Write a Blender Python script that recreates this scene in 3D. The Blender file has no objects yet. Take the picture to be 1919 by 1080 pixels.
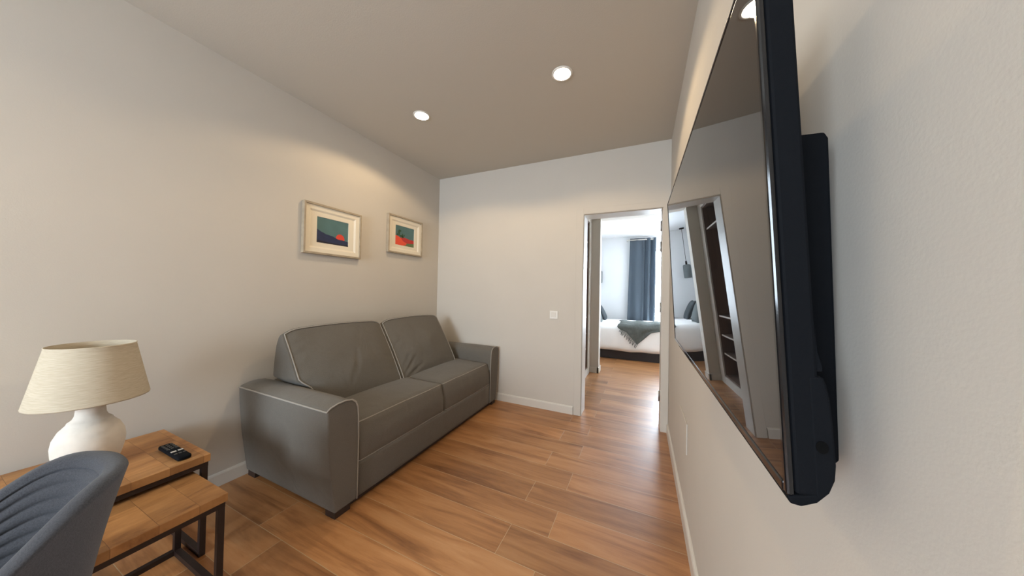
import bpy, bmesh, math, random
from mathutils import Vector, Matrix, noise
random.seed(7)
PI = math.pi
sc = bpy.context.scene
C = sc.collection.objects

# ------------------------------------------------------------------ camera
H = 1.265
cam_data = bpy.data.cameras.new('camera'); cam = bpy.data.objects.new('camera', cam_data); C.link(cam)
yaw, pitch, roll = 0.4239, 0.0119, 0.0202
fw = Vector((-math.sin(yaw)*math.cos(pitch), math.cos(yaw)*math.cos(pitch), math.sin(pitch)))
rt = Vector((math.cos(yaw), math.sin(yaw), 0)); up = rt.cross(fw)
r2 = rt*math.cos(roll) + up*math.sin(roll); u2 = up*math.cos(roll) - rt*math.sin(roll)
m = Matrix((r2, u2, -fw)).transposed().to_4x4(); m.translation = Vector((0, 0, H))
cam.matrix_world = m
cam_data.sensor_width = 36; cam_data.lens = 540.65/1919*36
cam_data.clip_start = 0.02
sc.camera = cam

# ------------------------------------------------------------------ view, sky, lights
vs = sc.view_settings
vs.view_transform = 'Standard'; vs.look = 'None'; vs.gamma = 1; vs.use_curve_mapping = False
vs.exposure = 0.20
world = bpy.data.worlds.new('sky'); sc.world = world; world.use_nodes = True
wn = world.node_tree.nodes; bg = wn['Background']
bg.inputs['Color'].default_value = (0.73, 0.865, 1.0, 1); bg.inputs['Strength'].default_value = 33.0
SPOT_W = 20.5
SPOT_W_BACK = 8.0
SPOT_COL = (1.0, 0.74, 0.44)

# room constants
L, R, F, BK, CZ = -2.426, 0.232, 3.018, -2.7, 2.708      # left wall, right wall, far wall, back wall, ceiling
WT = 0.14                                               # far wall thickness
PASS_Y1, POST_Y0, POST_Y1 = F + WT, 4.75, 4.93
BED_WALL_Y, BED_CZ, BED_LX, BED_RX = 7.57, 2.65, -1.14, 2.2
DX0, DX1, DZ = -0.555, 0.166, 2.07                      # door opening

# window light portals (they only steer the sky light through the panes)
def portal(name, loc, rot, sx, sy):
    d = bpy.data.lights.new(name, 'AREA'); d.shape = 'RECTANGLE'; d.size = sx; d.size_y = sy
    d.cycles.is_portal = True
    o = bpy.data.objects.new(name, d); C.link(o); o.location = loc; o.rotation_euler = rot
W1 = dict(x0=0.20, x1=1.90, z0=0.10, z1=2.35)           # bedroom window
W2 = dict(x0=-2.10, x1=-0.80, z0=0.80, z1=2.20)         # window in the wall behind the camera
portal('window_portal', ((W1['x0']+W1['x1'])/2, BED_WALL_Y+.16, (W1['z0']+W1['z1'])/2), (-PI/2, 0, 0), W1['x1']-W1['x0'], W1['z1']-W1['z0'])
portal('window_portal', ((W2['x0']+W2['x1'])/2, BK-.16, (W2['z0']+W2['z1'])/2), (PI/2, 0, 0), W2['x1']-W2['x0'], W2['z1']-W2['z0'])

# ------------------------------------------------------------------ materials
def mat(name):
    mm = bpy.data.materials.new(name); mm.use_nodes = True
    nt = mm.node_tree; return mm, nt.nodes, nt.links, nt.nodes['Principled BSDF']
def N(nodes, t, **kw):
    n = nodes.new(t)
    for k, v in kw.items():
        if hasattr(n, k): setattr(n, k, v)
        else: n.inputs[k.replace('_', ' ')].default_value = v
    return n
def ramp(nodes, stops):
    n = nodes.new('ShaderNodeValToRGB'); e = n.color_ramp.elements
    while len(e) < len(stops): e.new(0.5)
    for i, (p, c) in enumerate(stops):
        e[i].position = p; e[i].color = (*c, 1) if len(c) == 3 else c
    return n
def plain(name, col, rough=0.5, spec=0.5, metal=0.0, bump=0.0, bscale=200, var=0.0, vscale=6):
    mm, n, l, b = mat(name)
    b.inputs['Roughness'].default_value = rough; b.inputs['Metallic'].default_value = metal
    b.inputs['Specular IOR Level'].default_value = spec
    b.inputs['Base Color'].default_value = (*col, 1)
    tc = n.new('ShaderNodeTexCoord')
    if var > 0:
        nz = N(n, 'ShaderNodeTexNoise', Scale=vscale, Detail=4.0)
        l.new(tc.outputs['Object'], nz.inputs['Vector'])
        lo = tuple(c*(1-var) for c in col); hi = tuple(min(1, c*(1+var)) for c in col)
        rp = ramp(n, [(0.3, lo), (0.7, hi)])
        l.new(nz.outputs['Fac'], rp.inputs['Fac']); l.new(rp.outputs['Color'], b.inputs['Base Color'])
    if bump > 0:
        nb = N(n, 'ShaderNodeTexNoise', Scale=bscale, Detail=3.0)
        l.new(tc.outputs['Object'], nb.inputs['Vector'])
        bp = N(n, 'ShaderNodeBump', Strength=bump, Distance=0.002)
        l.new(nb.outputs['Fac'], bp.inputs['Height']); l.new(bp.outputs['Normal'], b.inputs['Normal'])
    return mm
def emit(name, col, s):
    mm, n, l, b = mat(name)
    b.inputs['Base Color'].default_value = (*col, 1)
    b.inputs['Emission Color'].default_value = (*col, 1); b.inputs['Emission Strength'].default_value = s
    return mm

M = {}
M['wall'] = plain('wall_paint', (0.605, 0.560, 0.497), 0.85, 0.25, bump=0.10, bscale=220, var=0.012, vscale=3)
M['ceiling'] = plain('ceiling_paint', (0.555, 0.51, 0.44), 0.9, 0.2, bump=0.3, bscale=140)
M['bed_wall'] = plain('bedroom_paint', (0.77, 0.775, 0.78), 0.9, 0.2, bump=0.2, bscale=160)
M['trim'] = plain('white_lacquer', (0.69, 0.65, 0.585), 0.4, 0.5)
M['white_plastic'] = plain('white_plastic', (0.78, 0.75, 0.69), 0.35, 0.5)
M['steel'] = plain('brushed_steel', (0.30, 0.28, 0.25), 0.35, 0.5, 1.0)
M['black_metal'] = plain('black_steel', (0.022, 0.013, 0.011), 0.45, 0.4, bump=0.1, bscale=300)
M['black_plastic'] = plain('black_plastic', (0.0055, 0.0065, 0.0085), 0.7, 0.07, bump=0.1, bscale=500)
M['gloss_black'] = plain('gloss_black', (0.006, 0.0065, 0.008), 0.10, 0.5)
M['button'] = plain('pale_button', (0.55, 0.52, 0.48), 0.5)
M['key'] = plain('dark_key', (0.05, 0.048, 0.045), 0.5)
M['dark_foot'] = plain('dark_wood_foot', (0.03, 0.018, 0.015), 0.5)
M['frame_wood'] = plain('limed_wood', (0.40, 0.33, 0.24), 0.65, 0.3, bump=0.3, bscale=120, var=0.12, vscale=25)
M['mat_board'] = plain('cream_board', (0.80, 0.73, 0.60), 0.85, 0.2)
M['mat_bevel'] = plain('cream_bevel', (0.74, 0.66, 0.52), 0.85, 0.2)
M['art_sky'] = plain('print_teal', (0.080, 0.165, 0.170), 0.6, var=0.12, vscale=9)
M['art_navy'] = plain('print_navy', (0.018, 0.028, 0.085), 0.6, var=0.15, vscale=20)
M['art_black'] = plain('print_black', (0.012, 0.012, 0.025), 0.6)
M['art_red'] = plain('print_red', (0.72, 0.060, 0.030), 0.6)
M['art_orange'] = plain('print_orange', (0.80, 0.085, 0.035), 0.6)
M['art_crimson'] = plain('print_crimson', (0.50, 0.035, 0.030), 0.6)
M['art_green'] = plain('print_green', (0.030, 0.085, 0.035), 0.6)
M['art_olive'] = plain('print_olive', (0.12, 0.17, 0.07), 0.6)
M['ceramic'] = plain('chalky_ceramic', (0.72, 0.66, 0.58), 0.85, 0.2, bump=0.6, bscale=60, var=0.08, vscale=14)
M['duvet'] = plain('white_cotton', (0.90, 0.88, 0.86), 0.9, 0.1, bump=0.35, bscale=14)
M['bed_base'] = plain('dark_bed_base', (0.020, 0.014, 0.013), 0.7)
M['pillow_dark'] = plain('charcoal_green_velvet', (0.062, 0.071, 0.077), 0.9, 0.2, bump=0.3, bscale=90)
M['pillow_light'] = plain('grey_green_velvet', (0.112, 0.124, 0.124), 0.9, 0.2, bump=0.3, bscale=90)
M['throw'] = plain('grey_green_wool', (0.112, 0.120, 0.112), 0.95, 0.1, bump=0.8, bscale=120, var=0.15, vscale=30)
M['pendant'] = plain('grey_pendant', (0.12, 0.14, 0.145), 0.6, bump=0.5, bscale=120)
M['cord'] = plain('black_cord', (0.004, 0.004, 0.004), 0.8, 0.05)
M['shelf_edge'] = plain('pale_shelf_edge', (0.52, 0.44, 0.36), 0.6)
M['lens'] = emit('lit_lens', (1.0, 0.86, 0.68), 40.0)
M['groove'] = plain('shadow_gap_tone', (0.36, 0.31, 0.25), 0.7)  # groove shade put into the colour

def fabric(name, c1, c2, scale, bump, wr_scale=5.0, wr=0.0):
    mm, n, l, b = mat(name)
    b.inputs['Roughness'].default_value = 0.95; b.inputs['Specular IOR Level'].default_value = 0.15
    b.inputs['Sheen Weight'].default_value = 0.15
    tc = n.new('ShaderNodeTexCoord')
    nz = N(n, 'ShaderNodeTexNoise', Scale=scale, Detail=4.0, Roughness=0.7)
    l.new(tc.outputs['Object'], nz.inputs['Vector'])
    rp = ramp(n, [(0.33, c1), (0.67, c2)])
    l.new(nz.outputs['Fac'], rp.inputs['Fac']); l.new(rp.outputs['Color'], b.inputs['Base Color'])
    bp = N(n, 'ShaderNodeBump', Strength=bump, Distance=0.002)
    l.new(nz.outputs['Fac'], bp.inputs['Height'])
    if wr:
        n2 = N(n, 'ShaderNodeTexNoise', Scale=wr_scale, Detail=2.5, Distortion=0.8)
        l.new(tc.outputs['Object'], n2.inputs['Vector'])
        b2 = N(n, 'ShaderNodeBump', Strength=wr, Distance=0.03)
        l.new(n2.outputs['Fac'], b2.inputs['Height']); l.new(bp.outputs['Normal'], b2.inputs['Normal'])
        l.new(b2.outputs['Normal'], b.inputs['Normal'])
    else: l.new(bp.outputs['Normal'], b.inputs['Normal'])
    return mm
M['sofa'] = fabric('grey_taupe_weave', (0.115, 0.104, 0.088), (0.172, 0.157, 0.135), 420, 0.35, 6.0, 0.22)
M['piping'] = fabric('pale_piping', (0.30, 0.275, 0.24), (0.40, 0.37, 0.33), 500, 0.2)
M['chair'] = fabric('slate_chair_fabric', (0.040, 0.041, 0.047), (0.074, 0.075, 0.084), 330, 0.5)
M['stitch'] = plain('dark_thread', (0.02, 0.02, 0.022), 0.9)

def linen():
    mm, n, l, b = mat('natural_linen')
    b.inputs['Roughness'].default_value = 0.95; b.inputs['Specular IOR Level'].default_value = 0.1
    tc = n.new('ShaderNodeTexCoord'); mp = N(n, 'ShaderNodeMapping'); mp.inputs['Scale'].default_value = (30, 30, 420)
    nz = N(n, 'ShaderNodeTexNoise', Scale=1.0, Detail=3.0)
    l.new(tc.outputs['Object'], mp.inputs['Vector']); l.new(mp.outputs['Vector'], nz.inputs['Vector'])
    rp = ramp(n, [(0.3, (0.47, 0.40, 0.295)), (0.7, (0.58, 0.51, 0.395))])
    l.new(nz.outputs['Fac'], rp.inputs['Fac']); l.new(rp.outputs['Color'], b.inputs['Base Color'])
    bp = N(n, 'ShaderNodeBump', Strength=0.3, Distance=0.001)
    l.new(nz.outputs['Fac'], bp.inputs['Height']); l.new(bp.outputs['Normal'], b.inputs['Normal'])
    return mm
M['linen'] = linen()

def curtain_mat():
    mm, n, l, b = mat('slate_blue_curtain')
    b.inputs['Roughness'].default_value = 0.9; b.inputs['Specular IOR Level'].default_value = 0.1
    tc = n.new('ShaderNodeTexCoord'); nz = N(n, 'ShaderNodeTexNoise', Scale=250.0, Detail=3.0)
    l.new(tc.outputs['Object'], nz.inputs['Vector'])
    rp = ramp(n, [(0.3, (0.072, 0.090, 0.110)), (0.7, (0.100, 0.122, 0.145))])
    l.new(nz.outputs['Fac'], rp.inputs['Fac']); l.new(rp.outputs['Color'], b.inputs['Base Color'])
    tr = n.new('ShaderNodeBsdfTranslucent'); tr.inputs['Color'].default_value = (0.16, 0.19, 0.25, 1)
    mx = N(n, 'ShaderNodeMixShader'); mx.inputs[0].default_value = 0.2
    l.new(b.outputs[0], mx.inputs[1]); l.new(tr.outputs[0], mx.inputs[2])
    l.new(mx.outputs[0], n['Material Output'].inputs['Surface'])
    return mm
M['curtain'] = curtain_mat()

def glass():
    mm, n, l, b = mat('window_glass')
    t = n.new('ShaderNodeBsdfTransparent'); g = N(n, 'ShaderNodeBsdfGlossy', Roughness=0.02)
    mx = N(n, 'ShaderNodeMixShader'); mx.inputs[0].default_value = 0.05
    l.new(t.outputs[0], mx.inputs[1]); l.new(g.outputs[0], mx.inputs[2])
    l.new(mx.outputs[0], n['Material Output'].inputs['Surface'])
    return mm
M['glass'] = glass()

def screen_mat():
    mm, n, l, b = mat('glossy_black_screen')
    b.inputs['Base Color'].default_value = (0.012, 0.012, 0.013, 1)
    b.inputs['Roughness'].default_value = 0.004; b.inputs['IOR'].default_value = 1.6
    b.inputs['Specular IOR Level'].default_value = 0.75
    return mm
M['screen'] = screen_mat()

def planks(name, w, h, x0, y0, off, stops, mortar, msize, rough, grain=(1.3, 13, 1), spec=0.5, tint=0.25):
    """wood boards: brick layout, each board with its own grain offset and tint"""
    mm, n, l, b = mat(name)
    b.inputs['Specular IOR Level'].default_value = spec
    tc = n.new('ShaderNodeTexCoord')
    mp = N(n, 'ShaderNodeMapping'); mp.inputs['Location'].default_value = (-x0, -y0, 0)
    l.new(tc.outputs['Object'], mp.inputs['Vector'])
    br = n.new('ShaderNodeTexBrick'); br.offset = off; br.offset_frequency = 2; br.squash = 1
    br.inputs['Color1'].default_value = (0, 0, 0, 1); br.inputs['Color2'].default_value = (1, 1, 1, 1)
    br.inputs['Scale'].default_value = 1; br.inputs['Mortar Size'].default_value = msize
    br.inputs['Mortar Smooth'].default_value = 0.2
    br.inputs['Bias'].default_value = 0; br.inputs['Brick Width'].default_value = w; br.inputs['Row Height'].default_value = h
    l.new(mp.outputs['Vector'], br.inputs['Vector'])
    ml = N(n, 'ShaderNodeMath', operation='MULTIPLY'); ml.inputs[1].default_value = 37.0
    l.new(br.outputs['Color'], ml.inputs[0])
    ms = N(n, 'ShaderNodeMapping'); ms.inputs['Scale'].default_value = grain
    l.new(tc.outputs['Object'], ms.inputs['Vector'])
    n1 = N(n, 'ShaderNodeTexNoise', noise_dimensions='4D', Scale=1.0, Detail=6.0, Roughness=0.62, Distortion=0.9)
    l.new(ms.outputs['Vector'], n1.inputs['Vector']); l.new(ml.outputs[0], n1.inputs['W'])
    ms2 = N(n, 'ShaderNodeMapping'); ms2.inputs['Scale'].default_value = (grain[0]*4, grain[1]*9, 1)
    l.new(tc.outputs['Object'], ms2.inputs['Vector'])
    n2 = N(n, 'ShaderNodeTexNoise', noise_dimensions='4D', Scale=1.0, Detail=4.0, Roughness=0.7)
    l.new(ms2.outputs['Vector'], n2.inputs['Vector']); l.new(ml.outputs[0], n2.inputs['W'])
    mixf = N(n, 'ShaderNodeMath', operation='MULTIPLY_ADD'); mixf.inputs[1].default_value = 0.22
    l.new(n2.outputs['Fac'], mixf.inputs[0])
    sub = N(n, 'ShaderNodeMath', operation='SUBTRACT'); sub.inputs[1].default_value = 0.11
    l.new(n1.outputs['Fac'], sub.inputs[0]); l.new(sub.outputs[0], mixf.inputs[2])
    rp = ramp(n, stops); l.new(mixf.outputs[0], rp.inputs['Fac'])
    # tint per board
    tr = N(n, 'ShaderNodeMapRange'); tr.inputs['To Min'].default_value = 1-tint; tr.inputs['To Max'].default_value = 1+tint*0.6
    l.new(br.outputs['Color'], tr.inputs['Value'])
    mu = N(n, 'ShaderNodeMix', data_type='RGBA', blend_type='MULTIPLY'); mu.inputs[0].default_value = 1
    l.new(rp.outputs['Color'], mu.inputs[6]); l.new(tr.outputs[0], mu.inputs[7])
    mo = N(n, 'ShaderNodeMix', data_type='RGBA'); mo.inputs[7].default_value = (*mortar, 1)
    l.new(br.outputs['Fac'], mo.inputs[0]); l.new(mu.outputs[2], mo.inputs[6])
    l.new(mo.outputs[2], b.inputs['Base Color'])
    rr = N(n, 'ShaderNodeMapRange'); rr.inputs['To Min'].default_value = rough; rr.inputs['To Max'].default_value = rough+0.12
    l.new(n2.outputs['Fac'], rr.inputs['Value']); l.new(rr.outputs[0], b.inputs['Roughness'])
    bp = N(n, 'ShaderNodeBump', Strength=0.45, Distance=0.0015); bp.invert = False
    hs = N(n, 'ShaderNodeMath', operation='SUBTRACT'); l.new(mixf.outputs[0], hs.inputs[0]); l.new(br.outputs['Fac'], hs.inputs[1])
    l.new(hs.outputs[0], bp.inputs['Height']); l.new(bp.outputs['Normal'], b.inputs['Normal'])
    return mm
M['floor'] = planks('wood_look_tile', 1.2, 0.197, -0.425, 1.258-20*0.197, 0.171,
    [(0.24, (0.130, 0.047, 0.014)), (0.38, (0.290, 0.120, 0.040)), (0.52, (0.420, 0.190, 0.068)), (0.70, (0.510, 0.260, 0.110))],
    (0.46, 0.32, 0.18), 0.0014, 0.33, grain=(1.3, 11, 1), spec=0.7, tint=0.20)
M['tabletop'] = planks('mango_wood', 0.31, 0.105, 0.07, 0.02, 0.4,
    [(0.25, (0.13, 0.045, 0.012)), (0.42, (0.34, 0.155, 0.050)), (0.6, (0.46, 0.225, 0.078)), (0.8, (0.54, 0.30, 0.12))],
    (0.16, 0.07, 0.025), 0.0006, 0.40, grain=(14, 3.0, 3), tint=0.22)
M['wardrobe'] = planks('dark_oak_board', 3.0, 3.0, -1, -1, 0.0,
    [(0.25, (0.075, 0.038, 0.022)), (0.5, (0.13, 0.072, 0.043)), (0.8, (0.18, 0.10, 0.06))],
    (0.05, 0.03, 0.02), 0.0, 0.6, grain=(10, 10, 1.2), tint=0.0)

# ------------------------------------------------------------------ mesh helpers
def box(bm, x0, x1, y0, y1, z0, z1, mi=0):
    v = [bm.verts.new((x, y, z)) for x in (x0, x1) for y in (y0, y1) for z in (z0, z1)]
    for f in ((0,1,3,2), (4,6,7,5), (0,4,5,1), (2,3,7,6), (0,2,6,4), (1,5,7,3)):
        fc = bm.faces.new([v[i] for i in f]); fc.material_index = mi
def bevel(bm, w, seg=2):
    bmesh.ops.recalc_face_normals(bm, faces=bm.faces[:])
    bmesh.ops.bevel(bm, geom=bm.edges[:], offset=w, segments=seg, profile=0.7, affect='EDGES')
def tube(bm, pts, r, n=8, closed=False, mi=0):
    pts = [Vector(p) for p in pts]; k = len(pts); rings = []
    prevn = None
    for i, p in enumerate(pts):
        if closed: t = pts[(i+1) % k] - pts[i-1]
        else: t = pts[min(i+1, k-1)] - pts[max(i-1, 0)]
        t.normalize()
        if prevn is None:
            a = Vector((0, 0, 1)) if abs(t.z) < 0.9 else Vector((1, 0, 0))
            nn = t.cross(a).normalized()
        else: nn = (prevn - t*prevn.dot(t)).normalized()
        prevn = nn; bb = t.cross(nn)
        rad = r(i/(k-1)) if callable(r) else r
        rings.append([bm.verts.new(p + (nn*math.cos(2*PI*j/n) + bb*math.sin(2*PI*j/n))*rad) for j in range(n)])
    for i in range(k if closed else k-1):
        a, b2 = rings[i], rings[(i+1) % k]
        for j in range(n):
            f = bm.faces.new((a[j], a[(j+1) % n], b2[(j+1) % n], b2[j])); f.smooth = True; f.material_index = mi
    if not closed:
        bm.faces.new(rings[0][::-1]); bm.faces.new(rings[-1])
def lathe(bm, prof, n=48, c=(0, 0), mi=0, smooth=True):
    rings = []
    for r, z in prof:
        rings.append([bm.verts.new((c[0]+r*math.cos(2*PI*j/n), c[1]+r*math.sin(2*PI*j/n), z)) for j in range(n)])
    for a, b2 in zip(rings, rings[1:]):
        for j in range(n):
            f = bm.faces.new((a[j], a[(j+1) % n], b2[(j+1) % n], b2[j])); f.smooth = smooth; f.material_index = mi
    return rings
def prism(bm, poly, axis, a0, a1, smooth=False):
    """extrude a 2D polygon along an axis ('x': poly=(y,z); 'y': poly=(x,z); 'z': poly=(x,y))"""
    def P(p, a): return {'x': (a, p[0], p[1]), 'y': (p[0], a, p[1]), 'z': (p[0], p[1], a)}[axis]
    A = [bm.verts.new(P(p, a0)) for p in poly]; B = [bm.verts.new(P(p, a1)) for p in poly]
    k = len(poly)
    for i in range(k):
        f = bm.faces.new((A[i], A[(i+1) % k], B[(i+1) % k], B[i])); f.smooth = smooth
    bm.faces.new(A[::-1]); bm.faces.new(B)
    bmesh.ops.recalc_face_normals(bm, faces=bm.faces[:])
def softbox(bm, f, dens=(14, 14, 10), mi=0):
    """cube [-1,1]^3 subdivided, pushed through f"""
    def ts(n): return [math.sin(PI/2*(-1+2*i/n))*0.55 + 0.45*(-1+2*i/n) for i in range(n+1)]
    cache = {}
    def V(p):
        k = tuple(round(c, 6) for c in p)
        if k not in cache: cache[k] = bm.verts.new(f(*p))
        return cache[k]
    T = [ts(d) for d in dens]
    for ax in range(3):
        a, b2 = [(1, 2), (2, 0), (0, 1)][ax]
        for s in (-1, 1):
            for i in range(len(T[a])-1):
                for j in range(len(T[b2])-1):
                    q = []
                    for (ii, jj) in ((i, j), (i+1, j), (i+1, j+1), (i, j+1)):
                        p = [0, 0, 0]; p[ax] = s; p[a] = T[a][ii]; p[b2] = T[b2][jj]; q.append(V(p))
                    if s < 0: q = q[::-1]
                    fc = bm.faces.new(q); fc.smooth = True; fc.material_index = mi
def rbox_map(hx, hy, hz, r, bulge=(0, 0, 0)):
    h = (hx, hy, hz)
    def f(u, v, w):
        p = (u, v, w); o = []
        q = [p[i]*h[i] for i in range(3)]
        inn = [max(-(h[i]-r), min(h[i]-r, q[i])) for i in range(3)]
        d = Vector([q[i]-inn[i] for i in range(3)])
        if d.length > 1e-9: d = d.normalized()*min(r, max(abs(c) for c in d)*1.0) if d.length > 0 else d
        o = Vector(inn) + d
        for i in range(3):
            a, b2 = (i+1) % 3, (i+2) % 3
            o[i] += bulge[i]*p[i]*max(0, 1-p[a]**2)*max(0, 1-p[b2]**2)
        return o
    return f

def obj(name, bm, m_, parent=None, smooth=False, recalc=True, bevelmod=0):
    if recalc: bmesh.ops.recalc_face_normals(bm, faces=bm.faces[:])
    me = bpy.data.meshes.new(name); bm.to_mesh(me); bm.free()
    for x in (m_ if isinstance(m_, (list, tuple)) else [m_]): me.materials.append(x)
    if smooth:
        for p in me.polygons: p.use_smooth = True
    o = bpy.data.objects.new(name, me); C.link(o)
    if parent:
        o.parent = parent
        o.matrix_parent_inverse = parent.matrix_world.inverted()
    if bevelmod:
        b = o.modifiers.new('bevel', 'BEVEL'); b.width = bevelmod; b.segments = 2; b.limit_method = 'ANGLE'
    return o
def bmnew(): return bmesh.new()
def thing(name, label, cat, loc=(0, 0, 0), group=None):
    o = bpy.data.objects.new(name, None); C.link(o); o.empty_display_size = 0.05
    o.location = loc; o.matrix_world = Matrix.Translation(loc)
    o['label'] = label; o['category'] = cat
    if group: o['group'] = group
    return o
def tag(o, label, cat, group=None):
    o['label'] = label; o['category'] = cat
    if group: o['group'] = group
    return o
def struct(name, bm, m_, label, cat, parent=None, bevelmod=0):
    o = obj(name, bm, m_, parent, bevelmod=bevelmod); o['kind'] = 'structure'
    if not parent: o['label'] = label; o['category'] = cat
    return o

# ------------------------------------------------------------------ SETTING
bm = bmnew(); box(bm, L-.3, BED_RX+.3, BK-.3, BED_WALL_Y+.3, -.1, 0)
struct('floor', bm, M['floor'], 'brown wood-look plank floor running from the sitting room into the bedroom', 'floor')
bm = bmnew(); box(bm, L-.12, R+.12, BK-.2, F+WT, CZ, CZ+.1)
struct('ceiling', bm, M['ceiling'], 'plain taupe-lit ceiling above the sofa with two round downlights', 'ceiling')
bm = bmnew(); box(bm, L-.12, L, BK-.15, F+WT, 0, CZ)
struct('wall_left', bm, M['wall'], 'white painted wall behind the sofa with two framed pictures', 'wall')
bm = bmnew(); box(bm, R, R+.12, BK-.15, F, 0, CZ)
struct('wall_right', bm, M['wall'], 'white painted wall carrying the television', 'wall')
bm = bmnew()
box(bm, L, DX0-.03, F, F+WT, 0, CZ); box(bm, DX1+.03, R+.12, F, F+WT, 0, CZ); box(bm, DX0-.03, DX1+.03, F, F+WT, DZ+.03, CZ)
struct('wall_far', bm, M['wall'], 'white painted wall with the open doorway and light switch', 'wall')
bm = bmnew()
box(bm, L, W2['x0'], BK-.15, BK, 0, CZ); box(bm, W2['x1'], R, BK-.15, BK, 0, CZ)
box(bm, W2['x0'], W2['x1'], BK-.15, BK, 0, W2['z0']); box(bm, W2['x0'], W2['x1'], BK-.15, BK, W2['z1'], CZ)
struct('wall_back', bm, M['wall'], 'white painted wall with a window behind the viewpoint', 'wall')

def base_prof(d, h): return [(0, 0), (d, 0), (d, h-.012), (d-.004, h-.003), (d-.008, h), (0, h)]
bm = bmnew(); prism(bm, [(L+a, z) for a, z in base_prof(.014, .085)], 'y', BK, F)
struct('baseboard_left', bm, M['trim'], 'low white baseboard along the wall behind the sofa', 'baseboard')
bm = bmnew(); prism(bm, [(R-a, z) for a, z in base_prof(.014, .085)], 'y', BK, F)
struct('baseboard_right', bm, M['trim'], 'low white baseboard under the television wall', 'baseboard')
bm = bmnew(); prism(bm, [(F-a, z) for a, z in base_prof(.014, .085)], 'x', L+.014, DX0-.085)
struct('baseboard_far', bm, M['trim'], 'short white baseboard between the sofa and the doorway', 'baseboard')
bm = bmnew(); prism(bm, [(BK+a, z) for a, z in base_prof(.014, .085)], 'x', L+.014, R-.014)
struct('baseboard_back', bm, M['trim'], 'low white baseboard on the wall behind the viewpoint', 'baseboard')

# door frame (the leaf is swung out of sight)
bm = bmnew()
JT = .03; JY0, JY1 = F-.004, F+WT+.06
box(bm, DX0-JT, DX0, JY0, JY1, 0, DZ); box(bm, DX1, DX1+JT, JY0, JY1, 0, DZ)
box(bm, DX0-JT, DX1+JT, JY0, JY1, DZ, DZ+JT)
door = struct('door_1', bm, M['trim'], 'open white doorway leading to the bedroom', 'doorway', bevelmod=.002)
bm = bmnew(); CW = .078
box(bm, DX0-CW, DX0-.006, F-.012, F-.003, 0, DZ+CW-.012); box(bm, DX1+.004, R-.002, F-.012, F-.003, 0, DZ+CW-.012)
box(bm, DX0-.006, DX1+.006, F-.012, F-.003, DZ+.006, DZ+CW-.012)
struct('door_casing', bm, M['wall'], '', '', door, bevelmod=.002)
bm = bmnew()
box(bm, DX0-.0045, DX0+.0005, F-.0055, F+.004, 0, DZ+.004); box(bm, DX0, DX1, F-.0055, F+.004, DZ-.002, DZ+.0055)
struct('door_shadow_gap', bm, M['groove'], '', '', door)  # strip coloured dark for the shaded groove between casing and jamb
for z in (.30, 1.14, 1.72, 1.92):
    bm = bmnew(); box(bm, DX1-.004, DX1+.002, F+.05, F+.075, z-.05, z+.05)
    tube(bm, [(DX1-.006, F+.082, z-.05), (DX1-.006, F+.082, z+.05)], .007)
    h = struct('hinge', bm, M['steel'], '', '', door); h['label'] = 'dull steel hinge'
# passage
PX = -.75
CY0, CY1, CZT = 3.36, 4.56, 2.36     # wardrobe opening
bm = bmnew()
box(bm, PX-.1, PX, PASS_Y1, CY0, 0, 2.45); box(bm, PX-.1, PX, CY1, POST_Y1, 0, 2.45); box(bm, PX-.1, PX, CY0, CY1, CZT, 2.45)
box(bm, PX-.6, PX-.1, PASS_Y1, CY0-.01, 0, 2.45); box(bm, PX-.6, PX-.1, CY1+.01, POST_Y1, 0, 2.45); box(bm, PX-.7, PX-.6, PASS_Y1, POST_Y1, 0, 2.45)
struct('wall_passage', bm, M['wall'], 'white passage wall around the recessed shelves beyond the doorway', 'wall')
bm = bmnew(); box(bm, PX, -.617, POST_Y0, POST_Y1, 0, 2.45); box(bm, PX-.7, 1.1, POST_Y0, POST_Y1, 2.45, BED_CZ)
box(bm, 1.0, 1.1, PASS_Y1, POST_Y1, 0, 2.45); box(bm, 1.0, BED_RX, POST_Y1-.1, POST_Y1, 0, BED_CZ); box(bm, BED_LX-.1, PX-.7, POST_Y1-.1, POST_Y1, 0, BED_CZ)
struct('wall_post', bm, M['wall'], 'white wall end framing the bedroom beyond the doorway', 'wall')
bm = bmnew(); box(bm, R+.12, 1.1, F, PASS_Y1, 0, 2.708)
struct('wall_inner', bm, M['wall'], 'passage side of the wall beside the doorway', 'wall')
bm = bmnew(); box(bm, -.617-.02, -.617+.013, POST_Y0-.013, POST_Y1+.013, 0, .085); box(bm, PX, -.617, POST_Y0-.013, POST_Y0, 0, .085)
struct('baseboard_post', bm, M['trim'], 'short white baseboard wrapping the wall end beyond the doorway', 'baseboard')
bm = bmnew(); box(bm, PX-.7, 1.1, PASS_Y1, POST_Y0, 2.45, 2.55)
struct('ceiling_passage', bm, M['ceiling'], 'lowered ceiling of the passage beyond the doorway', 'ceiling')
# bedroom shell
bm = bmnew()
box(bm, BED_LX-.1, W1['x0'], BED_WALL_Y, BED_WALL_Y+.15, 0, BED_CZ); box(bm, W1['x1'], BED_RX+.1, BED_WALL_Y, BED_WALL_Y+.15, 0, BED_CZ)
box(bm, W1['x0'], W1['x1'], BED_WALL_Y, BED_WALL_Y+.15, 0, W1['z0']); box(bm, W1['x0'], W1['x1'], BED_WALL_Y, BED_WALL_Y+.15, W1['z1'], BED_CZ)
struct('wall_bedroom_far', bm, M['bed_wall'], 'bright white bedroom wall behind the curtain', 'wall')
bm = bmnew(); box(bm, BED_LX-.1, BED_LX, POST_Y1, BED_WALL_Y, 0, BED_CZ)
struct('wall_bedroom_left', bm, M['bed_wall'], 'white bedroom wall behind the pillows', 'wall')
bm = bmnew(); box(bm, BED_RX, BED_RX+.1, POST_Y1, BED_WALL_Y, 0, BED_CZ)
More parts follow.
